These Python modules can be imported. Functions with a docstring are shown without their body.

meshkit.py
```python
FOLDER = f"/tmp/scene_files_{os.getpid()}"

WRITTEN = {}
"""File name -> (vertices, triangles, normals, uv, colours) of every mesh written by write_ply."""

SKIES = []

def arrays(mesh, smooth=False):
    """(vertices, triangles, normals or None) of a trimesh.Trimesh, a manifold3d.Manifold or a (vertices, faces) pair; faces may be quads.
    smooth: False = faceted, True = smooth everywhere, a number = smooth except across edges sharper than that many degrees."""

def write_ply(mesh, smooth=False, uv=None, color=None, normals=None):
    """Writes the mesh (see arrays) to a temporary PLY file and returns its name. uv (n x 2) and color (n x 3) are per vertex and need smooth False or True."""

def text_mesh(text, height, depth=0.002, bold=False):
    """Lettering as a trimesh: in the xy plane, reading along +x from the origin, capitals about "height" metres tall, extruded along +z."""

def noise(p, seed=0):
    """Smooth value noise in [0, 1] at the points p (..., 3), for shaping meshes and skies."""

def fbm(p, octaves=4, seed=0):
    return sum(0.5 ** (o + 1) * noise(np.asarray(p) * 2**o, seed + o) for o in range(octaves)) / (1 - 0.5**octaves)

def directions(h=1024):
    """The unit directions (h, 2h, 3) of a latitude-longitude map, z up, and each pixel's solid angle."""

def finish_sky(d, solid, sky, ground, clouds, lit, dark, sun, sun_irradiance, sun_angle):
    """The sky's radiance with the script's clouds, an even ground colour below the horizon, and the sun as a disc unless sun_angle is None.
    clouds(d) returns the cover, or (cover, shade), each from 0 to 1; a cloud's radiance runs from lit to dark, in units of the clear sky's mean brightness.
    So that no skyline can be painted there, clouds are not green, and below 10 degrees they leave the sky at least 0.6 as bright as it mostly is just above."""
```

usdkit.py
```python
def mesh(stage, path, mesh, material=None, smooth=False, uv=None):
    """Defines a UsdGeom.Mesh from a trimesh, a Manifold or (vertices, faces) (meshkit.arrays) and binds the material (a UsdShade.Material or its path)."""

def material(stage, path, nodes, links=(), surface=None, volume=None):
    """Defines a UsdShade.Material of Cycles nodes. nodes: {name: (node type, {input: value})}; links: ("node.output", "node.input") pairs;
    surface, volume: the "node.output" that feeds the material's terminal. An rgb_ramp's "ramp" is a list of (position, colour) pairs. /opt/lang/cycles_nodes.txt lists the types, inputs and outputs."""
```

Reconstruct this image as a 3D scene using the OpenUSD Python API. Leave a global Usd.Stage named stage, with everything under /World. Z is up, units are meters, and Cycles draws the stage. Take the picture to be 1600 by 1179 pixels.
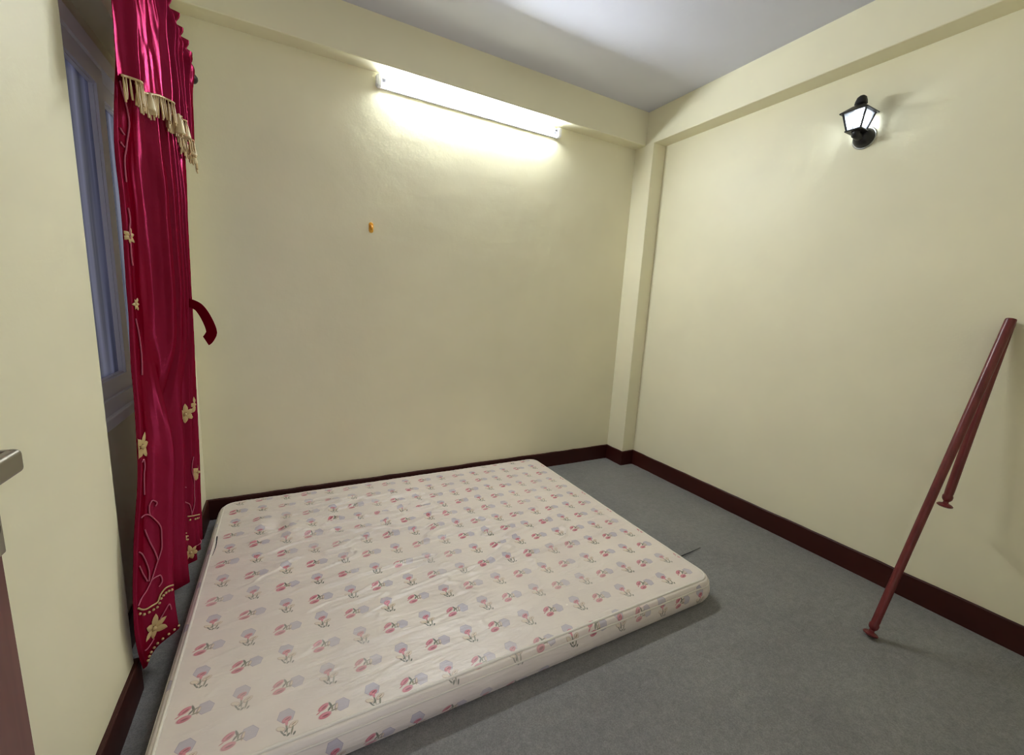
import math
import numpy as np
import trimesh
import manifold3d as m3
from manifold3d import Manifold, CrossSection
from scipy.interpolate import PchipInterpolator
from pxr import Usd, UsdGeom, UsdLux, UsdShade, Gf, Sdf
import meshkit
import usdkit

stage = Usd.Stage.CreateInMemory()
UsdGeom.SetStageUpAxis(stage, UsdGeom.Tokens.z)
UsdGeom.SetStageMetersPerUnit(stage, 1.0)
UsdGeom.Xform.Define(stage, '/World')
UsdGeom.Scope.Define(stage, '/World/Looks')

# ------------------------------------------------------------------ camera
# x runs along the back wall (0 = face of the corner column), y towards the back wall (0), z up
CAM = np.array([-2.4144, -2.6501, 1.254])
YAW, PITCH, ROLL, F_PX = 0.4981, -0.1704, 0.0548, 653.01
fwd = np.array([math.sin(YAW) * math.cos(PITCH), math.cos(YAW) * math.cos(PITCH), math.sin(PITCH)])
right0 = np.array([math.cos(YAW), -math.sin(YAW), 0.0])
up0 = np.cross(right0, fwd)
right = right0 * math.cos(ROLL) + up0 * math.sin(ROLL)
up = -right0 * math.sin(ROLL) + up0 * math.cos(ROLL)
cam = UsdGeom.Camera.Define(stage, '/World/camera')
cam.CreateHorizontalApertureAttr(36.0)
cam.CreateVerticalApertureAttr(36.0 * 1179 / 1600)
cam.CreateFocalLengthAttr(F_PX / 1600 * 36.0)
cam.CreateClippingRangeAttr(Gf.Vec2f(0.02, 100))
M = Gf.Matrix4d(*right, 0, *up, 0, *(-fwd), 0, *CAM, 1)
cam.AddTransformOp().Set(M)
EXPOSURE = 2.12
cam.CreateExposureAttr(EXPOSURE)

# ------------------------------------------------------------------ light
TUBE_STRENGTH = 68.0
LANTERN_STRENGTH = 9.0
dome = UsdLux.DomeLight.Define(stage, '/World/dusk_sky')      # dusk outside the window and the open door
dome.CreateColorAttr(Gf.Vec3f(0.58, 0.60, 0.69))
dome.CreateIntensityAttr(0.18)


# ------------------------------------------------------------------ helpers
def lin(r, g, b):
    return tuple(((c / 255) / 12.92 if c / 255 <= 0.04045 else ((c / 255 + 0.055) / 1.055) ** 2.4) for c in (r, g, b))


def look(name, nodes, links, surface='p.BSDF'):
    return usdkit.material(stage, '/World/Looks/' + name, nodes, links, surface=surface)


used = {}


def numbered(parent, name):
    k = (parent, name)
    n = used.get(k, 0)
    used[k] = n + 1
    return f'{parent}/{name}' if n == 0 else f'{parent}/{name}_{n:03d}'


def tag(prim, label=None, category=None, kind=None, group=None):
    for k, v in (('label', label), ('category', category), ('kind', kind), ('group', group)):
        if v:
            prim.SetCustomDataByKey(k, v)
    return prim


def thing(name, label, category, loc=(0, 0, 0), kind=None):
    p = numbered('/World', name)
    x = UsdGeom.Xform.Define(stage, p)
    x.AddTranslateOp().Set(Gf.Vec3d(*loc))
    tag(x.GetPrim(), label, category, kind)
    return p


def part(name, mesh, mat, parent='/World', smooth=30, uv=None, loc=None, label=None, category=None, kind=None):
    p = numbered(parent, name)
    if loc is not None and not isinstance(mesh, tuple):
        mesh = mesh.copy() if hasattr(mesh, 'copy') else mesh
        mesh = to_tm(mesh)
        mesh.apply_translation([-c for c in loc])
    m = usdkit.mesh(stage, p, mesh, mat, smooth=smooth, uv=uv)
    tag(m.GetPrim(), label, category, kind)
    return p


def to_tm(m):
    if isinstance(m, trimesh.Trimesh):
        return m
    v, f, _ = meshkit.arrays(m)
    return trimesh.Trimesh(v, f, process=False)


def cat(ms):
    return trimesh.util.concatenate([to_tm(m) for m in ms])


def box(x0, x1, y0, y1, z0, z1, r=0.0):
    """A box, its edges rounded by r."""
    if r <= 0:
        return Manifold.cube([x1 - x0, y1 - y0, z1 - z0]).translate([x0, y0, z0])
    s = Manifold.sphere(r, 16)
    return Manifold.batch_hull([s.translate([x, y, z]) for x in (x0 + r, x1 - r) for y in (y0 + r, y1 - r) for z in (z0 + r, z1 - r)])


def tube(points, radius, sides=8, closed=False):
    """A swept round bar along a polyline; radius may be a list."""
    P = np.asarray(points, float)
    n = len(P)
    rad = np.broadcast_to(np.asarray(radius, float), n)
    T = np.gradient(P, axis=0)
    T /= np.linalg.norm(T, axis=1, keepdims=True) + 1e-12
    ref = np.array([0, 0, 1.0]) if abs(T[0][2]) < 0.9 else np.array([1.0, 0, 0])
    V = []
    u = np.cross(T[0], ref)
    u /= np.linalg.norm(u)
    for i in range(n):
        u = u - T[i] * (u @ T[i])
        u /= np.linalg.norm(u)
        w = np.cross(T[i], u)
        a = np.arange(sides) * 2 * math.pi / sides
        V.append(P[i] + rad[i] * (np.cos(a)[:, None] * u + np.sin(a)[:, None] * w))
    V = np.vstack(V)
    F = []
    for i in range(n - 1):
        for k in range(sides):
            a, b = i * sides + k, i * sides + (k + 1) % sides
            F += [[a, b, b + sides], [a, b + sides, a + sides]]
    c0, c1 = len(V), len(V) + 1
    V = np.vstack([V, P[0], P[-1]])
    for k in range(sides):
        F.append([c0, (k + 1) % sides, k])
        F.append([c1, (n - 1) * sides + k, (n - 1) * sides + (k + 1) % sides])
    return trimesh.Trimesh(V, np.array(F)[:, [0, 2, 1]], process=False)


def lathe(profile, axis_from=(0, 0, 0), axis_to=(0, 0, 1), sections=32):
    """Revolves (radius, height) about z, then stands it on axis_from pointing to axis_to."""
    t = trimesh.creation.revolve(np.asarray(profile, float), sections=sections)
    d = np.asarray(axis_to, float) - np.asarray(axis_from, float)
    t.apply_transform(trimesh.geometry.align_vectors([0, 0, 1], d / np.linalg.norm(d)))
    t.apply_translation(axis_from)
    return t


def grid_faces(nu, nv, off=0):
    i, j = np.meshgrid(np.arange(nu - 1), np.arange(nv - 1), indexing='ij')
    a = (i * nv + j).ravel() + off
    return np.vstack([np.stack([a, a + nv, a + nv + 1], 1), np.stack([a, a + nv + 1, a + 1], 1)])


def smoothstep(a, b, x):
    t = np.clip((np.asarray(x, float) - a) / (b - a), 0, 1)
    return t * t * (3 - 2 * t)


# ------------------------------------------------------------------ materials
def plaster(name, rgb, rough=0.6, bump=0.12, mottle=0.04):
    c = np.array(lin(*rgb))
    return look(name, {
        'g': ('geometry', {}),
        'n1': ('noise_texture', {'scale': 90.0, 'detail': 4.0}),
        'n2': ('noise_texture', {'scale': 2.2, 'detail': 3.0}),
        'n3': ('noise_texture', {'scale': 9.0, 'detail': 2.0}),
        'r': ('rgb_ramp', {'ramp': [(0.3, tuple(c * (1 - mottle))), (0.7, tuple(np.minimum(c * (1 + mottle * .6), 1)))]}),
        'b': ('bump', {'strength': bump, 'distance': 0.003}),
        'b2': ('bump', {'strength': 0.35, 'distance': 0.006}),
        'p': ('principled_bsdf', {'roughness': rough, 'specular_ior_level': 0.35})},
        [('g.position', 'n1.vector'), ('g.position', 'n2.vector'), ('g.position', 'n3.vector'), ('n2.fac', 'r.fac'), ('r.color', 'p.base_color'),
         ('n3.fac', 'b2.height'), ('b2.normal', 'b.normal'), ('n1.fac', 'b.height'), ('b.normal', 'p.normal')])


wall_paint = plaster('cream_wall_paint', (241, 235, 204), 0.5)
ceiling_paint = plaster('white_ceiling_paint', (216, 217, 229), 0.75)
skirting_paint = plaster('maroon_skirting_paint', (58, 15, 9), 0.5, 0.1, 0.15)


def simple(name, rgb, rough=0.4, metallic=0.0, spec=0.5, **kw):
    return look(name, {
        'tc': ('texture_coordinate', {}),
        'n': ('noise_texture', {'scale': 60.0, 'detail': 3.0}),
        'b': ('bump', {'strength': 0.06, 'distance': 0.002}),
        'p': ('principled_bsdf', {'base_color': lin(*rgb), 'roughness': rough, 'metallic': metallic, 'specular_ior_level': spec, **kw})},
        [('tc.object', 'n.vector'), ('n.fac', 'b.height'), ('b.normal', 'p.normal')])


white_plastic = simple('white_plastic', (225, 225, 230), 0.35)
frame_white = simple('white_window_profile', (236, 234, 240), 0.4)
black_metal = simple('black_lantern_metal', (28, 27, 30), 0.35)
rim_metal = simple('pale_metal_rim', (190, 190, 182), 0.35, 0.6)
dark_finial = simple('dark_bronze', (38, 32, 28), 0.35, 0.3)
steel = simple('brushed_steel', (150, 143, 130), 0.38, 0.85)
steel_dark = simple('dark_steel', (45, 42, 38), 0.5, 0.5)
orange_plastic = simple('orange_plastic', (240, 178, 48), 0.35)
orange_dark = simple('amber_plastic', (222, 146, 14), 0.3)
brown_cord = simple('dark_string', (30, 30, 34), 0.8)
tape_white = simple('cream_binding_tape', (228, 219, 206), 0.5)

tube_glow = look('tube_glow', {'e': ('emission', {'color': (0.92, 1.0, 1.09), 'strength': TUBE_STRENGTH})}, [], 'e.emission')
bulb_glow = look('bulb_glow', {'e': ('emission', {'color': (0.90, 0.95, 1.0), 'strength': LANTERN_STRENGTH})}, [], 'e.emission')

clear_glass = look('lantern_glass', {
    'f': ('fresnel', {'IOR': 1.45}),
    't': ('transparent_bsdf', {'color': (0.93, 0.95, 0.97)}),
    'g': ('glossy_bsdf', {'color': (0.9, 0.9, 0.9), 'roughness': 0.08}),
    'm': ('mix_closure', {}),
    'd': ('translucent_bsdf', {'color': (0.86, 0.9, 0.95)}),
    'm2': ('mix_closure', {'fac': 0.10})},
    [('f.fac', 'm.fac'), ('t.BSDF', 'm.closure1'), ('g.BSDF', 'm.closure2'), ('m.closure', 'm2.closure1'), ('d.BSDF', 'm2.closure2')], 'm2.closure')

window_glass = look('window_glass', {
    'tc': ('texture_coordinate', {}),
    'mp': ('mapping', {'scale': (9.0, 22.0, 0.7)}),
    'n': ('noise_texture', {'scale': 1.0, 'detail': 3.0}),
    'r': ('rgb_ramp', {'ramp': [(0.3, lin(130, 133, 148)), (0.7, lin(206, 208, 224))]}),
    'd': ('diffuse_bsdf', {}),
    'tl': ('translucent_bsdf', {}),
    'md': ('mix_closure', {'fac': 0.5}),
    'g': ('glossy_bsdf', {'color': (0.75, 0.8, 0.9), 'roughness': 0.18}),
    'm': ('mix_closure', {'fac': 0.16})},
    [('tc.object', 'mp.vector'), ('mp.vector', 'n.vector'), ('n.fac', 'r.fac'), ('r.color', 'd.color'), ('r.color', 'tl.color'),
     ('d.BSDF', 'md.closure1'), ('tl.BSDF', 'md.closure2'), ('md.closure', 'm.closure1'), ('g.BSDF', 'm.closure2')], 'm.closure')

carpet = look('grey_felt_carpet', {
    'g': ('geometry', {}),
    'n1': ('noise_texture', {'scale': 260.0, 'detail': 3.0, 'roughness': 0.7}),
    'n2': ('noise_texture', {'scale': 3.0, 'detail': 4.0}),
    'n4': ('noise_texture', {'scale': 38.0, 'detail': 4.0, 'distortion': 0.6}),
    'mp': ('mapping', {'scale': (5.0, 26.0, 1.0), 'rotation': (0, 0, 0.12)}),
    'n3': ('noise_texture', {'scale': 1.0, 'detail': 3.0, 'distortion': 0.4}),
    'r': ('rgb_ramp', {'ramp': [(0.3, lin(124, 122, 120)), (0.7, lin(134, 132, 129))]}),
    'r2': ('rgb_ramp', {'ramp': [(0.3, (0.72, 0.72, 0.72)), (0.7, (1.22, 1.22, 1.22))]}),
    'r4': ('rgb_ramp', {'ramp': [(0.3, (0.90, 0.90, 0.91)), (0.7, (1.08, 1.08, 1.07))]}),
    'mx': ('mix', {'mix_type': 'multiply', 'fac': 1.0}),
    'mx2': ('mix', {'mix_type': 'multiply', 'fac': 1.0}),
    'b': ('bump', {'strength': 0.6, 'distance': 0.003}),
    'b2': ('bump', {'strength': 0.45, 'distance': 0.014}),
    'p': ('principled_bsdf', {'roughness': 0.85, 'specular_ior_level': 0.2, 'sheen_weight': 0.12, 'sheen_roughness': 0.5})},
    [('g.position', 'n1.vector'), ('g.position', 'n2.vector'), ('g.position', 'n4.vector'), ('g.position', 'mp.vector'), ('mp.vector', 'n3.vector'),
     ('n2.fac', 'r.fac'), ('n1.fac', 'r2.fac'), ('n4.fac', 'r4.fac'), ('r.color', 'mx.color1'), ('r2.color', 'mx.color2'), ('mx.color', 'mx2.color1'), ('r4.color', 'mx2.color2'), ('mx2.color', 'p.base_color'),
     ('n3.fac', 'b2.height'), ('b2.normal', 'b.normal'), ('n1.fac', 'b.height'), ('b.normal', 'p.normal')])


def wood(name, dark, mid, rough=0.35, scale=(14, 14, 1.6)):
    return look(name, {
        'tc': ('texture_coordinate', {}),
        'mp': ('mapping', {'scale': scale}),
        'n': ('noise_texture', {'scale': 3.0, 'detail': 5.0, 'distortion': 0.5}),
        'r': ('rgb_ramp', {'ramp': [(0.3, lin(*dark)), (0.7, lin(*mid))]}),
        'b': ('bump', {'strength': 0.12, 'distance': 0.002}),
        'p': ('principled_bsdf', {'roughness': rough})},
        [('tc.object', 'mp.vector'), ('mp.vector', 'n.vector'), ('n.fac', 'r.fac'), ('r.color', 'p.base_color'), ('n.fac', 'b.height'), ('b.normal', 'p.normal')])


red_wood = wood('red_varnished_wood', (92, 26, 28), (120, 44, 46), 0.32)
door_wood = wood('brown_door_wood', (90, 50, 46), (108, 64, 58), 0.5)

satin = look('maroon_satin', {
    'g': ('geometry', {}),
    'mp': ('mapping', {'scale': (60, 60, 420)}),
    'n': ('noise_texture', {'scale': 1.0, 'detail': 2.0}),
    'n2': ('noise_texture', {'scale': 22.0, 'detail': 3.0}),
    'b2': ('bump', {'strength': 0.25, 'distance': 0.004}),
    'b': ('bump', {'strength': 0.10, 'distance': 0.001}),
    'd': ('diffuse_bsdf', {'color': (0.150, 0.0002, 0.0085), 'roughness': 0.3}),
    's': ('glossy_bsdf', {'color': (0.54, 0.050, 0.15), 'roughness': 0.30, 'anisotropy': -0.68}),
    'up': ('combine_xyz', {'x': 0.0, 'y': 0.0, 'z': 1.0}),
    'm': ('mix_closure', {'fac': 0.24})},
    [('up.vector', 's.tangent'), ('g.position', 'mp.vector'), ('mp.vector', 'n.vector'), ('g.position', 'n2.vector'), ('n2.fac', 'b2.height'), ('b2.normal', 'b.normal'), ('n.fac', 'b.height'),
     ('b.normal', 'd.normal'), ('b.normal', 's.normal'), ('d.BSDF', 'm.closure1'), ('s.BSDF', 'm.closure2')], 'm.closure')
gold = simple('gold_thread', (196, 168, 118), 0.45, 0.1)
pink_thread = simple('rose_thread', (176, 80, 104), 0.45)
cream_tassel = simple('cream_tassel', (214, 196, 150), 0.5)


# the printed fabric of the mattress: two sprigs that alternate on a lattice of 114 x 120 mm
PX, PY, X0, Y0, SHEAR = 0.1128, 0.1215, -2.675, -1.285, 0.0080


def printed_fabric():
    N = {
        'uv': ('texture_coordinate', {}), 's': ('separate_xyz', {}),
        'fx0': ('math', {'math_type': 'subtract', 'value2': X0}), 'fx': ('math', {'math_type': 'divide', 'value2': PX}),
        'ih': ('math', {'math_type': 'add', 'value2': 0.5}), 'i': ('math', {'math_type': 'floor'}),
        'dx': ('math', {'math_type': 'subtract'}), 'du': ('math', {'math_type': 'multiply', 'value2': PX}),
        'gy0': ('math', {'math_type': 'subtract', 'value2': Y0}), 'gy1': ('math', {'math_type': 'multiply_add', 'value2': SHEAR}),
        'gy': ('math', {'math_type': 'divide', 'value2': PY}), 'jh': ('math', {'math_type': 'add', 'value2': 0.5}), 'j': ('math', {'math_type': 'floor'}),
        'dy': ('math', {'math_type': 'subtract'}), 'dv': ('math', {'math_type': 'multiply', 'value2': PY}),
        'ij': ('math', {'math_type': 'add'}), 'par': ('math', {'math_type': 'floored_modulo', 'value2': 2.0}),
        'nj': ('noise_texture', {'scale': 30.0, 'detail': 2.0}), 'njs': ('mix_vector', {'fac': 0.006}),
        'c': ('combine_xyz', {}),
    }
    L = [('uv.UV', 's.vector'), ('s.x', 'fx0.value1'), ('fx0.value', 'fx.value1'), ('fx.value', 'ih.value1'), ('ih.value', 'i.value1'),
         ('fx.value', 'dx.value1'), ('i.value', 'dx.value2'), ('dx.value', 'du.value1'),
         ('s.y', 'gy0.value1'), ('fx.value', 'gy1.value1'), ('gy0.value', 'gy1.value3'), ('gy1.value', 'gy.value1'), ('gy.value', 'jh.value1'), ('jh.value', 'j.value1'),
         ('gy.value', 'dy.value1'), ('j.value', 'dy.value2'), ('dy.value', 'dv.value1'),
         ('i.value', 'ij.value1'), ('j.value', 'ij.value2'), ('ij.value', 'par.value1'),
         ('du.value', 'c.x'), ('dv.value', 'c.y')]
    del N['nj'], N['njs']
    base = lin(230, 218, 206)
    lilac, lilac_edge = lin(190, 181, 190), lin(160, 147, 166)
    pink, rose, deep = lin(214, 120, 136), lin(190, 72, 98), lin(140, 34, 62)
    cream, tan, green, dgreen = lin(224, 208, 184), lin(168, 132, 112), lin(112, 112, 84), lin(72, 78, 60)
    # (x, y, rx, ry, angle in degrees, colour), in millimetres, drawn in this order
    A = [(-2, 22, 20.5),
         (-15, -14, 14, 8, -28, tan), (-15, -13, 12, 6.4, -28, cream), (15, -10, 15, 8, 32, tan), (16, -9, 13, 6.2, 32, cream), (16, -8, 9, 2.2, 30, tan),
         (-1, -12, 3.0, 26, 4, green), (12, -26, 3.0, 17, -12, green), (-12, -25, 2.8, 10, 30, dgreen), (3, -36, 7, 3.6, 45, dgreen), (-6, -34, 6, 3.2, -45, dgreen), (17, -37, 7, 3.2, 60, dgreen), (-2, -22, 9, 3, 50, dgreen),
         (-1, 10, 14, 9, 22, rose), (0, 12, 12, 5.6, 22, pink), (1, 12, 9, 2.8, 25, deep), (-1, 0, 4.2, 9, 0, pink)]
    B = [(26, 5, 19.5),
         (-22, 13, 18.5, 9.2, 34, rose), (-21, 14, 16, 6.4, 34, pink), (-20, 12, 11, 2.6, 34, deep),
         (-20, -14, 19, 10.5, 14, rose), (-19, -13, 16.5, 7.6, 14, pink), (-18, -15, 12, 3.6, 12, deep), (-36, -2, 8, 1.8, 30, rose),
         (-3, 14, 3.8, 14, 20, dgreen), (2, 9, 13, 2.8, 28, green), (-7, 3, 3.2, 10, -35, dgreen), (11, 2, 4.4, 14, -14, tan), (12, 3, 2.8, 11, -14, cream), (4, -5, 12, 2.6, 10, green), (0, 3, 3, 9, -5, green)]

    def hexagon(x, y, r, p):
        """Signed distance (positive inside) from the rim of a hexagon, from three strips."""
        prev = None
        for k in range(3):
            N[f'{p}m{k}'] = ('mapping', {'mapping_type': 'texture', 'location': (x / 1e3, y / 1e3, 0), 'rotation': (0, 0, math.radians(60 * k + 12))})
            N[f'{p}s{k}'] = ('separate_xyz', {})
            N[f'{p}a{k}'] = ('math', {'math_type': 'absolute'})
            L.extend([('c.vector', f'{p}m{k}.vector'), (f'{p}m{k}.vector', f'{p}s{k}.vector'), (f'{p}s{k}.y', f'{p}a{k}.value1')])
            if prev:
                N[f'{p}x{k}'] = ('math', {'math_type': 'maximum'})
                L.extend([(prev, f'{p}x{k}.value1'), (f'{p}a{k}.value', f'{p}x{k}.value2')])
                prev = f'{p}x{k}.value'
            else:
                prev = f'{p}a{k}.value'
        N[f'{p}d'] = ('math', {'math_type': 'subtract', 'value1': r / 1e3})
        L.append((prev, f'{p}d.value2'))
        return f'{p}d.value'

    def draw(shapes, p):
        last = None
        hx = hexagon(*shapes[0], p + 'hex')
        for k, (inset, col) in enumerate(((0.0, lilac_edge), (.0013, lilac))):
            N[f'{p}hf{k}'] = ('math', {'math_type': 'multiply_add', 'value2': 900.0, 'value3': -inset * 900.0, 'use_clamp': True})
            N[f'{p}hm{k}'] = ('mix', {'color2': col})
            if last is None:
                N[f'{p}hm{k}'][1]['color1'] = base
            else:
                L.append((last, f'{p}hm{k}.color1'))
            L.extend([(hx, f'{p}hf{k}.value1'), (f'{p}hf{k}.value', f'{p}hm{k}.fac')])
            last = f'{p}hm{k}.color'
        shapes = shapes[1:]
        for k, (x, y, rx, ry, ang, col) in enumerate(shapes):
            m, q, f, mx = (f'{p}{k}{t}' for t in 'mqfx')
            N[m] = ('mapping', {'mapping_type': 'texture', 'location': (x / 1e3, y / 1e3, 0), 'rotation': (0, 0, math.radians(ang)), 'scale': (rx / 1e3, ry / 1e3, 1)})
            N[q] = ('gradient_texture', {'gradient_type': 'spherical'})
            N[f] = ('math', {'math_type': 'multiply', 'value2': 4.0 if min(rx, ry) > 4 else 2.4, 'use_clamp': True})
            N[mx] = ('mix', {'color2': col})
            if last is None:
                N[mx][1]['color1'] = base
            else:
                L.append((last, f'{mx}.color1'))
            L.extend([('c.vector', f'{m}.vector'), (f'{m}.vector', f'{q}.vector'), (f'{q}.fac', f'{f}.value1'), (f'{f}.value', f'{mx}.fac')])
            last = f'{mx}.color'
        return last
    a, b = draw(A, 'a'), draw(B, 'b')
    N |= {'ab': ('mix', {}),
          'nf': ('noise_texture', {'scale': 2.6, 'detail': 2.0}), 'rf': ('rgb_ramp', {'ramp': [(0.34, (0.45,) * 3), (0.56, (0.1,) * 3)]}),
          'fade': ('mix', {'color2': base}),
          'ns': ('noise_texture', {'scale': 5.0, 'detail': 4.0}), 'rs': ('rgb_ramp', {'ramp': [(0.35, (0.93, 0.92, 0.93)), (0.65, (1.0, 1.0, 1.0))]}),
          'stain': ('mix', {'mix_type': 'multiply', 'fac': 1.0}),
          'ws': ('mapping', {'scale': (7.0, 30.0, 1.0), 'rotation': (0, 0, -0.25)}), 'nw': ('noise_texture', {'scale': 1.0, 'detail': 4.0, 'distortion': 0.8}),
          'nb': ('noise_texture', {'scale': 900.0, 'detail': 1.0}),
          'bw': ('bump', {'strength': 0.5, 'distance': 0.008}), 'bb': ('bump', {'strength': 0.12, 'distance': 0.001}),
          'p': ('principled_bsdf', {'roughness': 0.36, 'specular_ior_level': 0.5, 'sheen_weight': 0.1})}
    L += [('par.value', 'ab.fac'), (a, 'ab.color1'), (b, 'ab.color2'), ('uv.UV', 'nf.vector'), ('nf.fac', 'rf.fac'), ('rf.color', 'fade.fac'), ('ab.color', 'fade.color1'),
          ('uv.UV', 'ns.vector'), ('ns.fac', 'rs.fac'), ('fade.color', 'stain.color1'), ('rs.color', 'stain.color2'), ('stain.color', 'p.base_color'),
          ('uv.UV', 'ws.vector'), ('ws.vector', 'nw.vector'), ('nw.fac', 'bw.height'), ('uv.UV', 'nb.vector'), ('nb.fac', 'bb.height'), ('bw.normal', 'bb.normal'), ('bb.normal', 'p.normal')]
    return look('floral_mattress_print', N, L)


floral = printed_fabric()

# ------------------------------------------------------------------ the room
XL, XREC, XR = -2.862, -2.94, 0.121          # left wall, back of the window recess, right wall
YB, H = -2.85, 2.712                          # rear wall, ceiling
ZB, BD, CD = 2.482, 0.1065, 0.186             # underside of the beams, depth of the back beam, depth of the column
RN, RF, RTOP = -1.14, -0.20, 2.06            # window recess: near edge, far edge, top


def rounded_prism(poly, r, z0, z1):
    cs = CrossSection([poly]).offset(-r, m3.JoinType.Round, circular_segments=24).offset(r, m3.JoinType.Round, circular_segments=24)
    return Manifold.extrude(cs, z1 - z0).translate([0, 0, z0])


def setting(name, mesh, mat, label, category, **kw):
    return part(name, mesh, mat, label=label, category=category, kind='structure', **kw)


# floor: carpet with a few low ripples towards the back corner
fx, fy = np.linspace(XREC - .1, XR + .1, 190), np.linspace(YB - .1, 0.1, 180)
gx, gy = np.meshgrid(fx, fy, indexing='ij')
rip = meshkit.fbm(np.stack([gx * 4.5, gy * 13, gx * 0], -1), 3, seed=4) - 0.5
zf = 0.006 * rip * (smoothstep(-1.25, -0.2, gx) * smoothstep(-1.9, -0.4, gy) + .12) - 0.0022
top = np.stack([gx, gy, np.minimum(zf, 0.0)], -1).reshape(-1, 3)
low = top.copy()
low[:, 2] = -0.1
n = len(top)
Fg = grid_faces(190, 180)
setting('floor', trimesh.Trimesh(np.vstack([top, low]), np.vstack([Fg, Fg[:, ::-1] + n]), process=False), carpet,
        'grey felt carpet covering the whole floor of the room', 'floor', smooth=True)
setting('ceiling', box(XREC - .15, XR + .15, YB - .15, .15, H, H + .12), ceiling_paint, 'plain white painted ceiling above the beams', 'ceiling')
setting('wall_back', box(XREC - .15, XR + .15, 0, .15, -.1, H), wall_paint, 'cream painted back wall under the tube light', 'wall')
setting('wall_right', box(XR, XR + .15, YB - .15, 0, -.1, H), wall_paint, 'cream painted right wall with the black lantern', 'wall')
solid = box(XREC - .15, XL, YB - .15, .05, -.1, H)
recess = box(XREC, XL + .05, RN, RF, -.2, RTOP)
c_ = .012                                        # the soft arris of the plaster around the recess
arris = Manifold.batch_hull([box(XL - c_, XL - c_ + .0005, RN, RF, -.2, RTOP), box(XL - c_ * .35, XL - c_ * .35 + .0005, RN - c_ * .35, RF, -.2, RTOP + c_ * .3),
                             box(XL + .001, XL + .0015, RN - c_, RF, -.2, RTOP + c_ * .5)])
far = rounded_prism([[XREC - .1, RF], [-2.835, RF], [-2.835, 0.05], [XREC - .1, .05]], 0.010, -.1, H)
WY0, WY1, WZ0, WZ1 = -1.11, -0.225, 0.835, 1.995     # window opening
wall_l = (solid - recess - arris) + far - box(XREC - .4, XREC + .1, WY0, WY1, WZ0, WZ1)
setting('wall_left', wall_l, wall_paint, 'cream painted left wall with the recessed window', 'wall')
DX0, DX1, DZ = -2.725, -1.93, 2.06
setting('wall_rear', box(XREC - .15, XR + .15, YB - .12, YB, -.1, H) - box(DX0, DX1, YB - .3, YB + .1, 0, DZ), wall_paint,
        'cream painted rear wall with the doorway, behind the viewer', 'wall')


def beam_along_x(x0, x1, y0, z0):
    m = rounded_prism([[y0, z0], [0.02, z0], [0.02, H + .02], [y0, H + .02]], 0.006, x0, x1)
    return to_tm(m.transform([[0, 0, 1, 0], [1, 0, 0, 0], [0, 1, 0, 0]]))


setting('trim_1', beam_along_x(XREC + .05, 0.03, -BD, ZB), wall_paint, 'cream boxed beam along the top of the back wall, over the tube light', 'beam')
mb = rounded_prism([[0, ZB], [XR + .02, ZB], [XR + .02, H + .02], [0, H + .02]], 0.006, YB - .02, 0.02).transform([[1, 0, 0, 0], [0, 0, 1, 0], [0, 1, 0, 0]])
mb = to_tm(mb)
if mb.volume < 0:
    mb.invert()
setting('trim_2', mb, wall_paint, 'cream boxed beam along the top of the right wall, above the lantern', 'beam')
setting('trim_3', rounded_prism([[.0006, -CD], [XR + .02, -CD], [XR + .02, .02], [.0006, .02]], 0.006, -.05, ZB + .02), wall_paint,
        'narrow cream column in the corner between back and right walls', 'column')

# skirting: one board for each wall
HB, TB = 0.115, 0.011


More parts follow.
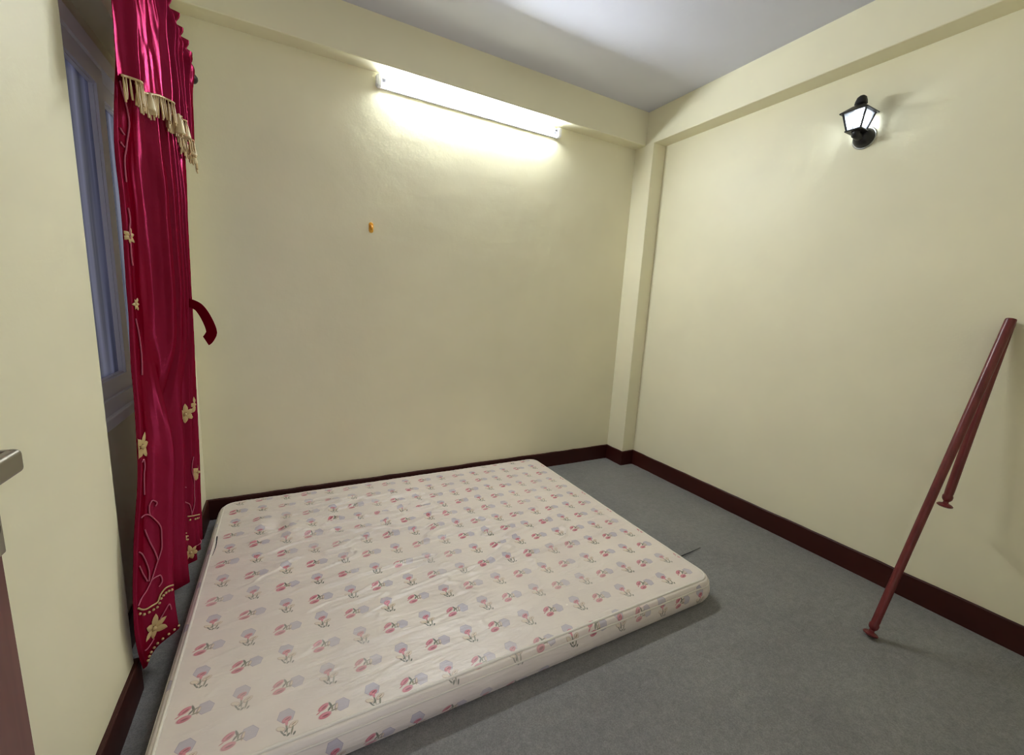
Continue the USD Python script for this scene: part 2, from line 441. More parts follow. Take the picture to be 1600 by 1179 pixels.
def skirting(path, inward, seed):
    """A board that follows a plan polyline; its painted top edge wavers by a millimetre or so."""
    P = np.asarray(path, float)
    out = []
    d = np.gradient(P, axis=0)
    segs = []
    for a, b in zip(P[:-1], P[1:]):
        k = max(2, int(np.linalg.norm(b - a) / 0.03))
        segs += [a + (b - a) * t for t in np.linspace(0, 1, k, endpoint=False)]
    segs.append(P[-1])
    S = np.array(segs)
    # miter offset
    off = []
    for q in range(len(S)):
        t0 = S[q] - S[q - 1] if q else S[1] - S[0]
        t1 = S[q + 1] - S[q] if q < len(S) - 1 else t0
        n0 = inward * np.array([-t0[1], t0[0]]) / np.linalg.norm(t0)
        n1 = inward * np.array([-t1[1], t1[0]]) / np.linalg.norm(t1)
        b = n0 + n1
        off.append(b / (1 + n0 @ n1))
    off = np.array(off)
    w = (meshkit.noise(np.stack([S[:, 0] * 14, S[:, 1] * 14, 0 * S[:, 0]], 1), seed) - .5) * 0.004
    prof = [(-0.01, -.02), (TB, -.02), (TB, HB - .004), (TB - .003, HB), (-0.01, HB)]
    V = []
    for q in range(len(S)):
        for (o, z) in prof:
            V.append([*(S[q] + off[q] * o), z + (w[q] if z > .05 else 0)])
    K = len(prof)
    F = []
    for q in range(len(S) - 1):
        for k in range(K):
            a, b = q * K + k, q * K + (k + 1) % K
            F += [[a, b, b + K], [a, b + K, a + K]]
    e = (len(S) - 1) * K
    for k in range(1, K - 1):
        F += [[0, k + 1, k], [e, e + k, e + k + 1]]
    m = trimesh.Trimesh(V, F, process=False)
    if m.volume < 0:
        m.invert()
    return m


setting('baseboard_back', skirting([(-2.835, 0), (0, 0)], -1, 1), skirting_paint, 'dark maroon skirting along the back wall behind the mattress', 'skirting')
setting('baseboard_right', skirting([(0, -.0), (0, -CD), (XR, -CD), (XR, YB)], -1, 2), skirting_paint,
        'dark maroon skirting along the right wall and around the corner column', 'skirting')
setting('baseboard_left', skirting([(XL, YB), (XL, RN), (XREC, RN), (XREC, RF), (-2.835, RF), (-2.835, 0)], -1, 3), skirting_paint,
        'dark maroon skirting along the left wall under curtain and window', 'skirting')

# ------------------------------------------------------------------ window
w = thing('window_1', 'white framed two sash window with grey blue panes in left wall recess', 'window', (XREC, WY0, WZ0), 'structure')
WW, WH = WY1 - WY0, WZ1 - WZ0


def frame_yz(y0, y1, z0, z1, x0, x1, t, r=.0025):
    """A rectangular frame in the plane of the wall, one solid, its arrises taken off."""
    f = Manifold.batch_hull([box(x0, x1 - r, y0, y1, z0, z1), box(x0, x1, y0 + r, y1 - r, z0 + r, z1 - r)])
    hole = Manifold.batch_hull([box(x0 - .01, x1 - r, y0 + t, y1 - t, z0 + t, z1 - t), box(x1 - r, x1 + .001, y0 + t - r, y1 - t + r, z0 + t - r, z1 - t + r)])
    return f - hole


part('window_frame', frame_yz(0, WW, 0, WH, -.06, .022, .056), frame_white, w, smooth=False)
mid = WW / 2
for a, b, dx in ((.05, mid + .03, .0), (mid - .03, WW - .05, -.026)):
    s = part('sash', frame_yz(a, b, .05, WH - .05, -.03 + dx, .012 + dx, .062), frame_white, w, smooth=False)
    part('glazing_bead', frame_yz(a + .058, b - .058, .108, WH - .108, -.016 + dx, .004 + dx, .008, .002), frame_white, s, smooth=False)
    part('glass_pane', box(-.013 + dx, -.008 + dx, a + .055, b - .055, .105, WH - .105), window_glass, s)
part('window_sill', box(-.05, .035, -.01, WW + .01, -.03, .006, .004), frame_white, w)

# ------------------------------------------------------------------ door at the left edge, open against the left wall
d = thing('door_1', 'brown wooden door standing open against the left wall at frame edge', 'door', (-2.697, YB, 0.012), 'structure')
DW = -2.064 - YB
leaf = box(-.018, .017, 0, DW, 0, 2.03, .002)
for z0, z1 in ((.18, .86), (1.16, 1.86)):
    leaf = leaf - box(.009, .05, .11, DW - .12, z0, z1, .004)
part('leaf', leaf, door_wood, d)
for z0, z1 in ((.18, .86), (1.16, 1.86)):
    part('raised_panel', box(.004, .014, .15, DW - .16, z0 + .04, z1 - .04, .003), door_wood, d)
hz, hy = 1.079, DW - .076
pl = part('handle_plate', box(.0165, .0215, DW - .052, DW - .002, .965, 1.16, .002), steel, d, label='steel lock plate')
part('lever_handle', cat([
    box(.018, .064, hy + .010, hy + .020, hz - .011, hz + .011, .0035),
    box(.0545, .066, hy - .118, hy + .020, hz - .011, hz + .011, .0045),
    box(.018, .066, hy - .122, hy - .108, hz - .011, hz + .011, .0045)]), steel, d, label='steel lever handle')
part('key_cylinder', lathe([(0, 0), (.009, 0), (.009, .006), (.0, .006)], (.021, DW - .027, 1.0), (.03, DW - .027, 1.0), 20), steel_dark, pl)
for z in (.25, 1.0, 1.8):
    part('hinge', tube([(.0, -.004, z), (.0, -.004, z + .09)], .006, 10), steel, d)

# ------------------------------------------------------------------ mattress
MX0, MX1, MY0, MY1, MH, MR = -2.762, -0.760, -1.618, -0.046, 0.106, 0.075
mcx, mcy, ma, mbb = (MX0 + MX1) / 2, (MY0 + MY1) / 2, (MX1 - MX0) / 2, (MY1 - MY0) / 2
mt = thing('mattress', 'cream mattress printed with pink rose sprigs lying on the grey carpet', 'mattress', (mcx, mcy, 0))


def ease(nn):
    t = np.linspace(-1, 1, nn)
    return np.sign(t) * (1 - (1 - np.abs(t)) ** 1.25) * .35 + t * .65


nu, nv = 330, 260
P, Q = np.meshgrid(ease(nu) * ma, ease(nv) * mbb, indexing='ij')
ax, ay = np.abs(P) - (ma - MR), np.abs(Q) - (mbb - MR)
corner = (ax > 0) & (ay > 0)
axc, ayc = np.maximum(ax, 0), np.maximum(ay, 0)
hyp = np.hypot(axc, ayc) + 1e-12
sc = np.where(corner, np.maximum(axc, ayc) / hyp, 1)
PXY = np.where(corner, np.sign(P) * (ma - MR + axc * sc), P)
QXY = np.where(corner, np.sign(Q) * (mbb - MR + ayc * sc), Q)
edge = np.where(corner, MR - np.maximum(axc, ayc), np.minimum(ma - np.abs(P), mbb - np.abs(Q)))
wx, wy = PXY + mcx, QXY + mcy
RS = 0.026                                       # rounding of the shoulder
tt = np.clip(edge / RS, 0, 1)
zt = MH - RS * .55 * (1 - np.sqrt(np.maximum(1 - (1 - tt) ** 2, 0)))
pos = np.stack([wx, wy, 0 * wx], -1)
# sag, lumps and creases of the cover
lump = meshkit.fbm(pos * 3.0, 3, seed=11) - .5
cr = np.abs(meshkit.fbm(np.stack([wx * 3.2 + wy * .6, wy * 13 - wx * 2.0, 0 * wx], -1), 3, seed=21) - .5)
crease = np.exp(-(cr / .035) ** 2)
zone = np.exp(-(((wx + 2.02) / .55) ** 2 + ((wy + .55) / .38) ** 2)) + .55 * np.exp(-(((wx + 1.5) / .7) ** 2 + ((wy + 1.0) / .25) ** 2)) + .12
inner = smoothstep(0.0, .10, edge)
zt = zt + inner * (0.010 * lump + 0.014 * crease * zone) + .005 * smoothstep(.03, .3, edge)
# a pinched tuft near the far left corner
for (tx, ty, amp, rr) in ((-2.49, -.43, -.022, .045), (-2.41, -.50, .014, .05), (-2.55, -.36, .012, .05), (-2.44, -.39, .010, .03)):
    zt = zt + amp * np.exp(-((wx - tx) ** 2 + (wy - ty) ** 2) / rr ** 2)
V = np.stack([wx - mcx, wy - mcy, zt], -1).reshape(-1, 3)
part('top_panel', trimesh.Trimesh(V, grid_faces(nu, nv), process=False), floral, mt, smooth=True, uv=np.stack([wx, wy], -1).reshape(-1, 2))


def outline(inset, step=0.012):
    """Plan outline of the mattress, counter-clockwise: points, outward normals."""
    pts, nor = [], []
    a, b, r = ma - inset, mbb - inset, MR - inset
    cs = [(a - r, b - r, 0), (-(a - r), b - r, 90), (-(a - r), -(b - r), 180), (a - r, -(b - r), 270)]
    for k, (x, y, a0) in enumerate(cs):
        for t in np.linspace(0, 90, 13):
            g = math.radians(a0 + t)
            pts.append((x + r * math.cos(g), y + r * math.sin(g)))
            nor.append((math.cos(g), math.sin(g)))
        nx_, ny_, na = cs[(k + 1) % 4]
        g = math.radians(a0 + 90)
        p0 = np.array(pts[-1])
        p1 = np.array((nx_ + r * math.cos(g), ny_ + r * math.sin(g)))
        kk = int(np.linalg.norm(p1 - p0) / step)
        for t in np.linspace(0, 1, kk + 1)[1:-1]:
            pts.append(tuple(p0 + (p1 - p0) * t))
            nor.append((math.cos(g), math.sin(g)))
    return np.array(pts), np.array(nor)


op, on = outline(0.0)
edge_z = MH - RS * .55
zs = np.linspace(edge_z, 0.004, 14)
sv, suv = [], []
wob = meshkit.fbm(np.stack([op[:, 0] * 4, op[:, 1] * 4, 0 * op[:, 0]], 1), 3, seed=31) - .5
for k, z in enumerate(zs):
    t = (edge_z - z) / edge_z
    bulge = 0.010 * math.sin(math.pi * min(t * 1.05, 1)) - .006 * t ** 4
    wr = (meshkit.fbm(np.stack([op[:, 0] * 9, op[:, 1] * 9, np.full(len(op), z * 20)], 1), 3, seed=33) - .5) * .006 * math.sin(math.pi * t)
    q = op + on * (bulge + wr + .006 * wob * math.sin(math.pi * t))[:, None]
    sv.append(np.column_stack([q, np.full(len(q), z)]))
    suv.append(op + on * (edge_z - z) + [mcx, mcy])
nr, nc = len(zs), len(op)
sv = [np.vstack([r_, r_[:1]]) for r_ in sv]
suv = [np.vstack([r_, r_[:1]]) for r_ in suv]
SV, SUV = np.vstack(sv), np.vstack(suv)
SF = grid_faces(nr, nc + 1)
c0 = len(SV)
SV = np.vstack([SV, [[0, 0, 0.004]]])
SUV = np.vstack([SUV, [[mcx, mcy]]])
last = (nr - 1) * (nc + 1)
SF = np.vstack([SF, [[last + k, last + k + 1, c0] for k in range(nc)]])
sb = trimesh.Trimesh(SV, SF, process=False)
if sb.volume < 0:
    SF = SF[:, ::-1]
part('side_band', trimesh.Trimesh(SV, SF, process=False), floral, mt, smooth=True, uv=SUV)
for ins, z, r in ((.019, MH - .0010, .0050), (-.0015, edge_z - .008, .0036)):
    q, nn_ = outline(ins)
    q = np.vstack([q, q[:1], q[1:2]])
    jig = (meshkit.noise(np.column_stack([q * 25, 0 * q[:, 0]]), 5) - .5) * .002
    part('piping', tube(np.column_stack([q, z + jig]), r, 8), tape_white, mt, smooth=True, label='cream piping cord')
zy = np.linspace(-.62, -.42, 24)
part('cover_opening', tube(np.column_stack([np.full(24, MX0 - mcx + .024) + .006 * np.sin(np.linspace(0, math.pi, 24)), zy - mcy, np.full(24, MH - .0015)]), np.linspace(.0015, .0035, 24), 6), brown_cord, mt,
     label='dark slit in the cover seam')

# ------------------------------------------------------------------ tube light
tl = thing('tube_light', 'lit white fluorescent tube light under the beam on back wall', 'tube light', (-1.324, 0, 2.395))
part('batten', box(-.60, .60, -.0100, -.0005, 0.010, .066, .003), white_plastic, tl)
for s in (-1, 1):
    h = part('end_holder', cat([box(s * .596 - .012, s * .596 + .012, -.040, -.0005, .008, .070, .006), box(s * .607 - .007, s * .607 + .007, -.036, -.004, .014, .064, .004)]), white_plastic, tl)
    part('end_cap', tube([(s * .588, -.021, .052), (s * .560, -.021, .052)], .0125, 20), simple(f'lamp_cap_metal_{(s + 1) // 2}', (170, 172, 185), .35, .7), h)
# the tube: a white diffuser over the lower front half, a pale metal spine towards the wall
def half_tube(a0, a1, r, x0, x1, n_=18):
    ang = np.radians(np.linspace(a0, a1, n_))
    V_ = np.vstack([np.column_stack([np.full(n_, x), -.021 - r * np.cos(ang), .054 - r * np.sin(ang)]) for x in np.linspace(x0, x1, 9)])
    F_ = grid_faces(9, n_)
    m_ = trimesh.Trimesh(V_, F_, process=False)
    c_ = m_.triangles_center - [0, -.021, .054]
    if (m_.face_normals[:, 1:] * c_[:, 1:]).sum() < 0:
        m_.invert()
    return m_


part('diffuser', half_tube(-72, 112, .0105, -.562, .562), tube_glow, tl, smooth=True, label='glowing white diffuser')
part('spine', half_tube(112, 288, .0103, -.562, .562), white_plastic, tl, smooth=True)

# ------------------------------------------------------------------ wall lantern
LX, LY = 0.040, -1.474
ln = thing('wall_lantern', 'black metal carriage lantern with lit bulb on right wall', 'lantern', (XR, -1.478, 2.156))


def L(x, y, z):
    return (x - XR, y + 1.478, z - 2.156)


bp = (XR, -1.478, 2.156)
prof = [(0, .050), (.014, .0485), (.026, .043), (.036, .033), (.042, .019), (.0445, .006), (.0445, 0.0)]
part('wall_plate', lathe(prof, L(*bp), L(bp[0] - 1, bp[1], bp[2]), 40), black_metal, ln, smooth=40)
part('rim', lathe([(.044, 0), (.0505, 0), (.051, .003), (.048, .006), (.044, .006)], L(*bp), L(bp[0] - 1, bp[1], bp[2]), 40), rim_metal, ln, smooth=40, label='pale metal rim')
zb, zt_ = 2.174, 2.250
hb_, ht = .029, .047
cb = np.array([[-1, -1], [1, -1], [1, 1], [-1, 1]])
part('arm', tube([L(XR - .035, bp[1], bp[2]), L(LX + .03, LY - .002, 2.150), L(LX, LY, 2.156), L(LX, LY, zb)], [.016, .016, .018, .021], 14), black_metal, ln, smooth=True)
part('base_tray', box(*(q for lo, hi, o in ((LX, hb_, XR), (LY, hb_, -1.478)) for q in (lo - hi - .006 - o, lo + hi + .006 - o)), zb - .006 - 2.156, zb - 2.156, .002), black_metal, ln)
for k, (sx, sy) in enumerate(cb):
    part('corner_post', tube([L(LX + sx * hb_, LY + sy * hb_, zb), L(LX + sx * ht, LY + sy * ht, zt_)], .0042, 6), black_metal, ln)
for k in range(4):
    a, b = cb[k], cb[(k + 1) % 4]
    i = .985
    pts = [L(LX + a[0] * hb_ * i, LY + a[1] * hb_ * i, zb), L(LX + b[0] * hb_ * i, LY + b[1] * hb_ * i, zb), L(LX + b[0] * ht * i, LY + b[1] * ht * i, zt_), L(LX + a[0] * ht * i, LY + a[1] * ht * i, zt_)]
    g = np.array(pts)
    nrm = np.cross(g[1] - g[0], g[3] - g[0])
    nrm /= np.linalg.norm(nrm)
    vv = np.vstack([g, g - nrm * .0015])
    ff = [[0, 1, 2], [0, 2, 3], [4, 6, 5], [4, 7, 6]] + [q for e in range(4) for q in ([e, e + 4, (e + 1) % 4 + 4], [e, (e + 1) % 4 + 4, (e + 1) % 4])]
    part('glass_pane', trimesh.Trimesh(vv, ff, process=False), clear_glass, ln, smooth=False)


def frustum(h0, h1, z0, z1):
    return Manifold.batch_hull([Manifold.sphere(.0015, 8).translate(list(L(LX + sx * h, LY + sy * h, z))) for h, z in ((h0, z0), (h1, z1)) for sx, sy in cb])


rf = part('roof', cat([frustum(.0575, .056, zt_, zt_ + .003), frustum(.056, .022, zt_ + .003, zt_ + .030)]), black_metal, ln)
part('roof_cap', lathe([(0, .046), (.010, .044), (.019, .036), (.024, .020), (.0255, .008), (.019, .003), (.014, -.010), (0, -.010)], L(LX, LY, zt_ + .033), L(LX, LY, 3), 28), black_metal, rf, smooth=40)
part('bulb', lathe([(0, .052), (.012, .050), (.020, .042), (.0225, .032), (.019, .019), (.012, .007), (.0, .006)], L(LX, LY, zt_ - .058), L(LX, LY, 3), 28), bulb_glow, ln, smooth=True, label='glowing white bulb')
part('bulb_socket', lathe([(0, .022), (.012, .022), (.012, 0), (0, 0)], L(LX, LY, zb), L(LX, LY, 3), 20), white_plastic, ln)

# ------------------------------------------------------------------ orange hook on the back wall
hk = thing('wall_hook', 'small orange plastic hook stuck on the bare back wall', 'hook', (-1.963, 0, 1.656))
part('hook_plate', Manifold.batch_hull([Manifold.sphere(.0022, 8).translate([.0105 * math.cos(t), -.003, z0 + .0105 * math.sin(t)]) for t in np.linspace(0, 2 * math.pi, 21)[:-1] for z0 in (-.017, .017)]), orange_plastic, hk, smooth=40)
part('hook_peg', cat([tube([(0, -.005, .008), (0, -.014, .006), (0, -.020, .002), (0, -.024, -.008), (0, -.024, -.014)], [.0075, .0075, .008, .0075, .005], 12), box(-.010, .010, -.009, -.004, .0, .018, .0024)]), orange_dark, hk, smooth=True)

# ------------------------------------------------------------------ red wooden legs leaning on the right wall
sl = thing('hinged_wooden_legs', 'pair of red wooden turned legs joined at top, leaning on right wall', 'wooden legs', (-0.352, -2.040, 0))
BASE = np.array([-0.352, -2.040, 0])
TOP = np.array([0.068, -2.114, 1.306])


def leg(bottom, topp, r0, name, label=None):
    bottom, topp = np.asarray(bottom, float), np.asarray(topp, float)
    ax = topp - bottom
    Ln = np.linalg.norm(ax)
    prof = [(0, 0), (.017, 0), (.0245, .004), (.0255, .009), (.020, .014), (.009, .018), (.0085, .025), (.0125, .029), (.016, .036), (.0168, .047), (.0138, .055), (.0145, .062), (r0 * .98, .08),
            (r0, Ln * .5), (r0 * 1.13, Ln - .005), (r0 * 1.06, Ln), (0, Ln)]
    part(name, lathe(prof, bottom - BASE, topp - BASE, 28), red_wood, sl, smooth=40, label=label)


leg(BASE + [0, 0, .006], TOP, .0146, 'leg', 'long red wooden leg standing on the carpet')
S_END = np.array([-0.012, -2.078, .522])
TOP2 = TOP + np.array([.0335, .008, -.006])
leg(S_END, TOP2, .0152, 'leg', 'short red wooden leg hanging free')
leg_pin = TOP + (BASE - TOP) / np.linalg.norm(BASE - TOP) * .05
part('hinge_pin', tube([leg_pin - BASE + [-.012, -.004, 0], leg_pin - BASE + [.036, .008, -.0]], .004, 10), steel_dark, sl)

# ------------------------------------------------------------------ loose string by the mattress
st_pts = PchipInterpolator([0, .35, .7, 1], [(-.79, -1.345, .004), (-.62, -1.328, .005), (-.535, -1.321, .004), (-.455, -1.313, .003)], axis=0)(np.linspace(0, 1, 24))
part('string', tube(st_pts - st_pts[0], np.linspace(.0035, .0014, 24), 6), brown_cord, label='short dark string lying on the carpet beside the mattress', category='string')
UsdGeom.Xformable(stage.GetPrimAtPath('/World/string')).AddTranslateOp().Set(Gf.Vec3d(*map(float, st_pts[0])))

# ------------------------------------------------------------------ curtain and rod
RODX, RODZ = -2.742, 2.150
rod = thing('curtain_rod', 'dark curtain rod with round finial above the window', 'curtain rod', (RODX, -0.235, RODZ))
part('pole', tube([(0, -1.10, 0), (0, -.5, 0), (0, .0, 0)], .0095, 16), dark_finial, rod, smooth=40)
for s, y in ((1, 0.0), (-1, -1.10)):
    part('finial', lathe([(0, -.004), (.011, -.004), (.012, .004), (.009, .008), (.013, .016), (.019, .028), (.0205, .040), (.017, .052), (.009, .060), (0, .062)], (0, y, 0), (0, y + s, 0), 28), dark_finial, rod, smooth=40)
for y in (-.03, -1.05):
    part('bracket', cat([tube([(XL - RODX + .002, y, -.03), (-.03, y, -.03), (0, y, -.016)], .006, 10), box(XL - RODX, XL - RODX + .006, y - .015, y + .015, -.06, .0, .002)]), dark_finial, rod)

ct = thing('curtain', 'maroon satin curtain with gold embroidery and fringed valance at window', 'curtain', (RODX, -0.75, 0))
CO = np.array([RODX, -0.75, 0])
ZK = [0.08, .28, .48, .79, 1.2, 1.48, 1.78, 1.93, 2.18]
yn = PchipInterpolator(ZK, [-1.150, -1.200, -1.170, -1.070, -1.008, -1.022, -1.085, -1.110, -1.09])
yf = PchipInterpolator(ZK, [-.42, -.425, -.43, -.46, -.49, -.52, -.45, -.42, -.36])
lean = PchipInterpolator([0.05, .4, .8, 1.2, 1.6, 2.2], [-.050, -.041, -.026, -.011, -.001, 0.0])
top_prof = PchipInterpolator([0, .03, .07, .12, .18, .24, .30, .36, .43, .50, .57, .64, .72, .80, .88, .95, 1],
                             [-.030, -.026, -.012, -.004, -.034, -.024, .004, -.030, -.034, .002, -.034, -.004, -.034, .002, -.030, -.004, -.012])
mid_prof = PchipInterpolator([0, .015, .05, .09, .16, .22, .270, .305, .345, .365, .40, .44, .470, .495, .53, .55, .59, .625, .65, .68, .71, .735, .76, .80, .84, .87, .90, .95, 1],
                             [-.074, -.066, -.062, -.060, -.054, -.042, -.016, .004, .007, -.006, -.046, -.046, -.018, .006, .009, -.012, -.034, -.018, .006, .006, -.020, -.018, .006, -.020, -.018, .008, -.014, -.004, .000])
low_prof = PchipInterpolator([0, .012, .05, .09, .13, .165, .188, .21, .26, .36, .47, .525, .56, .60, .66, .72, .755, .79, .85, .89, .93, 1],
                             [-.050, -.042, -.040, -.030, -.012, .008, .016, -.004, -.056, -.074, -.056, -.020, .000, -.022, -.034, -.022, .004, -.020, -.022, .004, -.016, .000])


def curtain_point(s, z):
    s, z = np.asarray(s, float), np.asarray(z, float)
    tl_ = smoothstep(1.12, .66, z)
    tu = smoothstep(1.55, 1.95, z)
    x = mid_prof(s) * (1 - tl_) * (1 - tu) + low_prof(s) * tl_ + top_prof(s) * tu
    y = yn(z) + (yf(z) - yn(z)) * s
    wr = (meshkit.fbm(np.stack([s * 9 + z * .8, z * 3.2, 0 * s + .5], -1), 3, seed=41) - .5) * .009
    wr2 = (meshkit.fbm(np.stack([s * 22, z * 1.6, 0 * s], -1), 2, seed=43) - .5) * .005
    return np.stack([RODX + lean(z) + x + wr + wr2, y, z + 0 * s], -1)


def hem(s):
    return .085 + .02 * smoothstep(0, .2, s) + .005 * np.sin(s * 19)


def sheet(fn, ns, nz, ztop, zbot, thick=.0016):
    S, T = np.meshgrid(np.linspace(0, 1, ns), np.linspace(0, 1, nz), indexing='ij')
    Z = ztop + (zbot(S) - ztop) * T
    A = fn(S, Z)
    dS, dT = np.gradient(A, axis=0), np.gradient(A, axis=1)
    Nn = np.cross(dS, dT)
    Nn /= np.linalg.norm(Nn, axis=-1, keepdims=True) + 1e-12
    if Nn[..., 0].mean() < 0:
        Nn = -Nn
    Bk = A - Nn * thick
    F1 = grid_faces(ns, nz)
    nn = ns * nz
    rim = np.concatenate([np.arange(ns) * nz, (ns - 1) * nz + np.arange(1, nz), np.arange(ns - 2, -1, -1) * nz + nz - 1, np.arange(nz - 2, 0, -1)])
    E_ = [q for a, b in zip(rim, np.roll(rim, -1)) for q in ([a, a + nn, b + nn], [a, b + nn, b])]
    fr = F1
    v0, v1, v2 = (A.reshape(-1, 3)[F1[0, k]] for k in range(3))
    if np.cross(v1 - v0, v2 - v0) @ Nn.reshape(-1, 3)[F1[0, 0]] < 0:
        fr = F1[:, ::-1]
        E_ = np.array(E_)[:, ::-1]
    return trimesh.Trimesh(np.vstack([A.reshape(-1, 3), Bk.reshape(-1, 3)]) - CO, np.vstack([fr, fr[:, ::-1] + nn, E_]), process=False)


part('drape', sheet(curtain_point, 320, 240, 2.168, hem), satin, ct, smooth=55)

# valance: a short gathered flounce over the rod, with a frill above it
vyn = PchipInterpolator([1.7, 1.8, 2.0, 2.15, 2.25], [-1.140, -1.135, -1.115, -1.10, -1.095])
vyf = PchipInterpolator([1.7, 1.8, 1.9, 2.0, 2.1, 2.15, 2.19, 2.25], [-.40, -.395, -.38, -.36, -.30, -.255, -.27, -.28])
val_prof = PchipInterpolator([0, .03, .065, .09, .15, .22, .30, .34, .365, .41, .455, .48, .52, .56, .585, .63, .68, .705, .75, .79, .815, .86, .91, .95, 1],
                             [-.046, -.034, -.012, -.030, -.030, -.022, -.008, .012, -.010, -.024, -.016, .012, -.018, -.014, .014, -.020, -.014, .008, -.022, -.014, .012, -.020, -.002, .004, -.012])


def valance_point(s, z):
    s, z = np.asarray(s, float), np.asarray(z, float)
    y = vyn(z) + (vyf(z) - vyn(z)) * s
    gather = 1.0 - .25 * np.exp(-((z - RODZ) / .035) ** 2)
    x = .018 + val_prof(s) * gather + .010 * smoothstep(2.1, 1.8, z) * np.sin(math.pi * np.clip(s, 0, 1)) - .010 * np.exp(-((z - RODZ - .02) / .012) ** 2)
    fine = .004 * np.sin(s * 95 + 2 * np.sin(z * 9)) * smoothstep(1.95, 2.12, z)
    wr = (meshkit.fbm(np.stack([s * 13 + z * 2, z * 5, 0 * s], -1), 3, seed=51) - .5) * .012
    return np.stack([RODX + x + fine + wr, y, z + 0 * s], -1)


def val_hem(s):
    return 1.765 + .045 * np.sin(math.pi * np.clip(s, 0, 1)) ** .8 + .012 * s + .008 * np.sin(s * 23 + 1)


part('valance', sheet(valance_point, 320, 110, 2.198, val_hem), satin, ct, smooth=55)

# gold fringe on the hem of the valance
rng = np.random.default_rng(7)
ss = np.linspace(.012, .99, 300)
zz = val_hem(ss)
part('fringe_braid', tube(valance_point(ss, zz + .001) - CO + [.002, 0, 0], .0034, 6), gold, ct, smooth=True, label='gold braid edging')
strands = []
for s in np.linspace(.015, .985, 92):
    p0 = valance_point(s, val_hem(s)) + [.003, 0, 0]
    ln_ = .058 + rng.uniform(-.008, .008)
    dy, dx = rng.normal(0, .006), rng.normal(.002, .003)
    pts = [p0 + np.array([dx * t, dy * t * t, -ln_ * t]) for t in np.linspace(0, 1, 5)]
    strands.append(tube(np.array(pts) - CO, [.0016, .0022, .0028, .0030, .0024], 5))
part('fringe', cat(strands), gold, ct, smooth=True, kind='stuff', label='gold fringe strands')
for s in (.20, .47, .60, .83, .90):
    p0 = valance_point(s, val_hem(s) - .012) + [.006, 0, 0]
    part('tassel', lathe([(0, .020), (.004, .018), (.005, .010), (.008, 0), (.015, -.038), (.013, -.041), (0, -.040)], p0 - CO, p0 - CO + [0, rng.normal(0, .25), 1], 14), cream_tassel, ct, smooth=40, label='cream tassel')


# embroidery on the drape: stems, flowers and beaded lines lie on the cloth
def on_drape(s, z, lift=.0022):
    e = 1e-3
    p = curtain_point(s, z)
    n_ = np.cross(curtain_point(s + e, z) - curtain_point(s - e, z), curtain_point(s, z + e) - curtain_point(s, z - e))
    n_ /= np.linalg.norm(n_, axis=-1, keepdims=True)
    n_ = np.where(n_[..., :1] < 0, -n_, n_)
    return p + n_ * lift, n_


def stem(pts, r=.0021, mat=None, name='embroidered_stem'):
    pts = np.array(pts, float)
    k = np.linspace(0, 1, len(pts))
    c = PchipInterpolator(k, pts, axis=0)(np.linspace(0, 1, 16 * len(pts)))
    q, _ = on_drape(np.clip(c[:, 0], .004, .996), c[:, 1])
    part(name, tube(q - CO, r, 6), mat or pink_thread, ct, smooth=True)


def flower(s, z, size, turn=0.0, petals=6):
    """Pointed petals that follow the cloth; each is a low ridge of thread."""
    e = 1e-3
    ms_ = float(np.linalg.norm(curtain_point(s + e, z) - curtain_point(s - e, z)) / (2 * e))
    t = np.linspace(0, 1, 7)
    ms = []
    for k in range(petals):
        g = turn + k * 2 * math.pi / petals
        ln_ = size * (1.0 if k % 2 else .82)
        w = size * .23 * np.sin(math.pi * t ** .8) ** .8
        rows = []
        for off, lift in ((-1, .0016), (0, .0052), (1, .0016)):
            a = (ln_ * (.12 + .88 * t)) * math.cos(g) - off * w * math.sin(g)
            b = (ln_ * (.12 + .88 * t)) * math.sin(g) + off * w * math.cos(g)
            q, n_ = on_drape(np.clip(s + a / ms_, .002, .998), z + b, 0)
            rows.append(q + n_ * (lift if off else .0016 + .0036 * np.sin(math.pi * np.clip(t, .02, .98)))[..., None] if off == 0 else q + n_ * lift)
        v = np.stack(rows, 0).reshape(-1, 3) - CO
        ms.append(trimesh.Trimesh(v, grid_faces(3, 7), process=False))
    c, n_ = on_drape(np.array(s), np.array(z), .003)
    m = trimesh.creation.icosphere(subdivisions=1, radius=size * .15)
    m.apply_translation(c - CO)
    ms.append(m)
    part('embroidered_flower', cat(ms), gold, ct, smooth=True, label='gold embroidered flower')


def beaded(pts):
    stem(pts, .0026, gold, 'embroidered_border')
    pts = np.array(pts, float)
    c = PchipInterpolator(np.linspace(0, 1, len(pts)), pts, axis=0)(np.linspace(.04, .96, 11))
    q, _ = on_drape(c[:, 0], c[:, 1] - .016)
    ms = []
    for p in q:
        m = trimesh.creation.icosphere(subdivisions=1, radius=.0042)
        m.apply_translation(p - CO)
        ms.append(m)
    part('bead_row', cat(ms), gold, ct, smooth=True, kind='stuff')


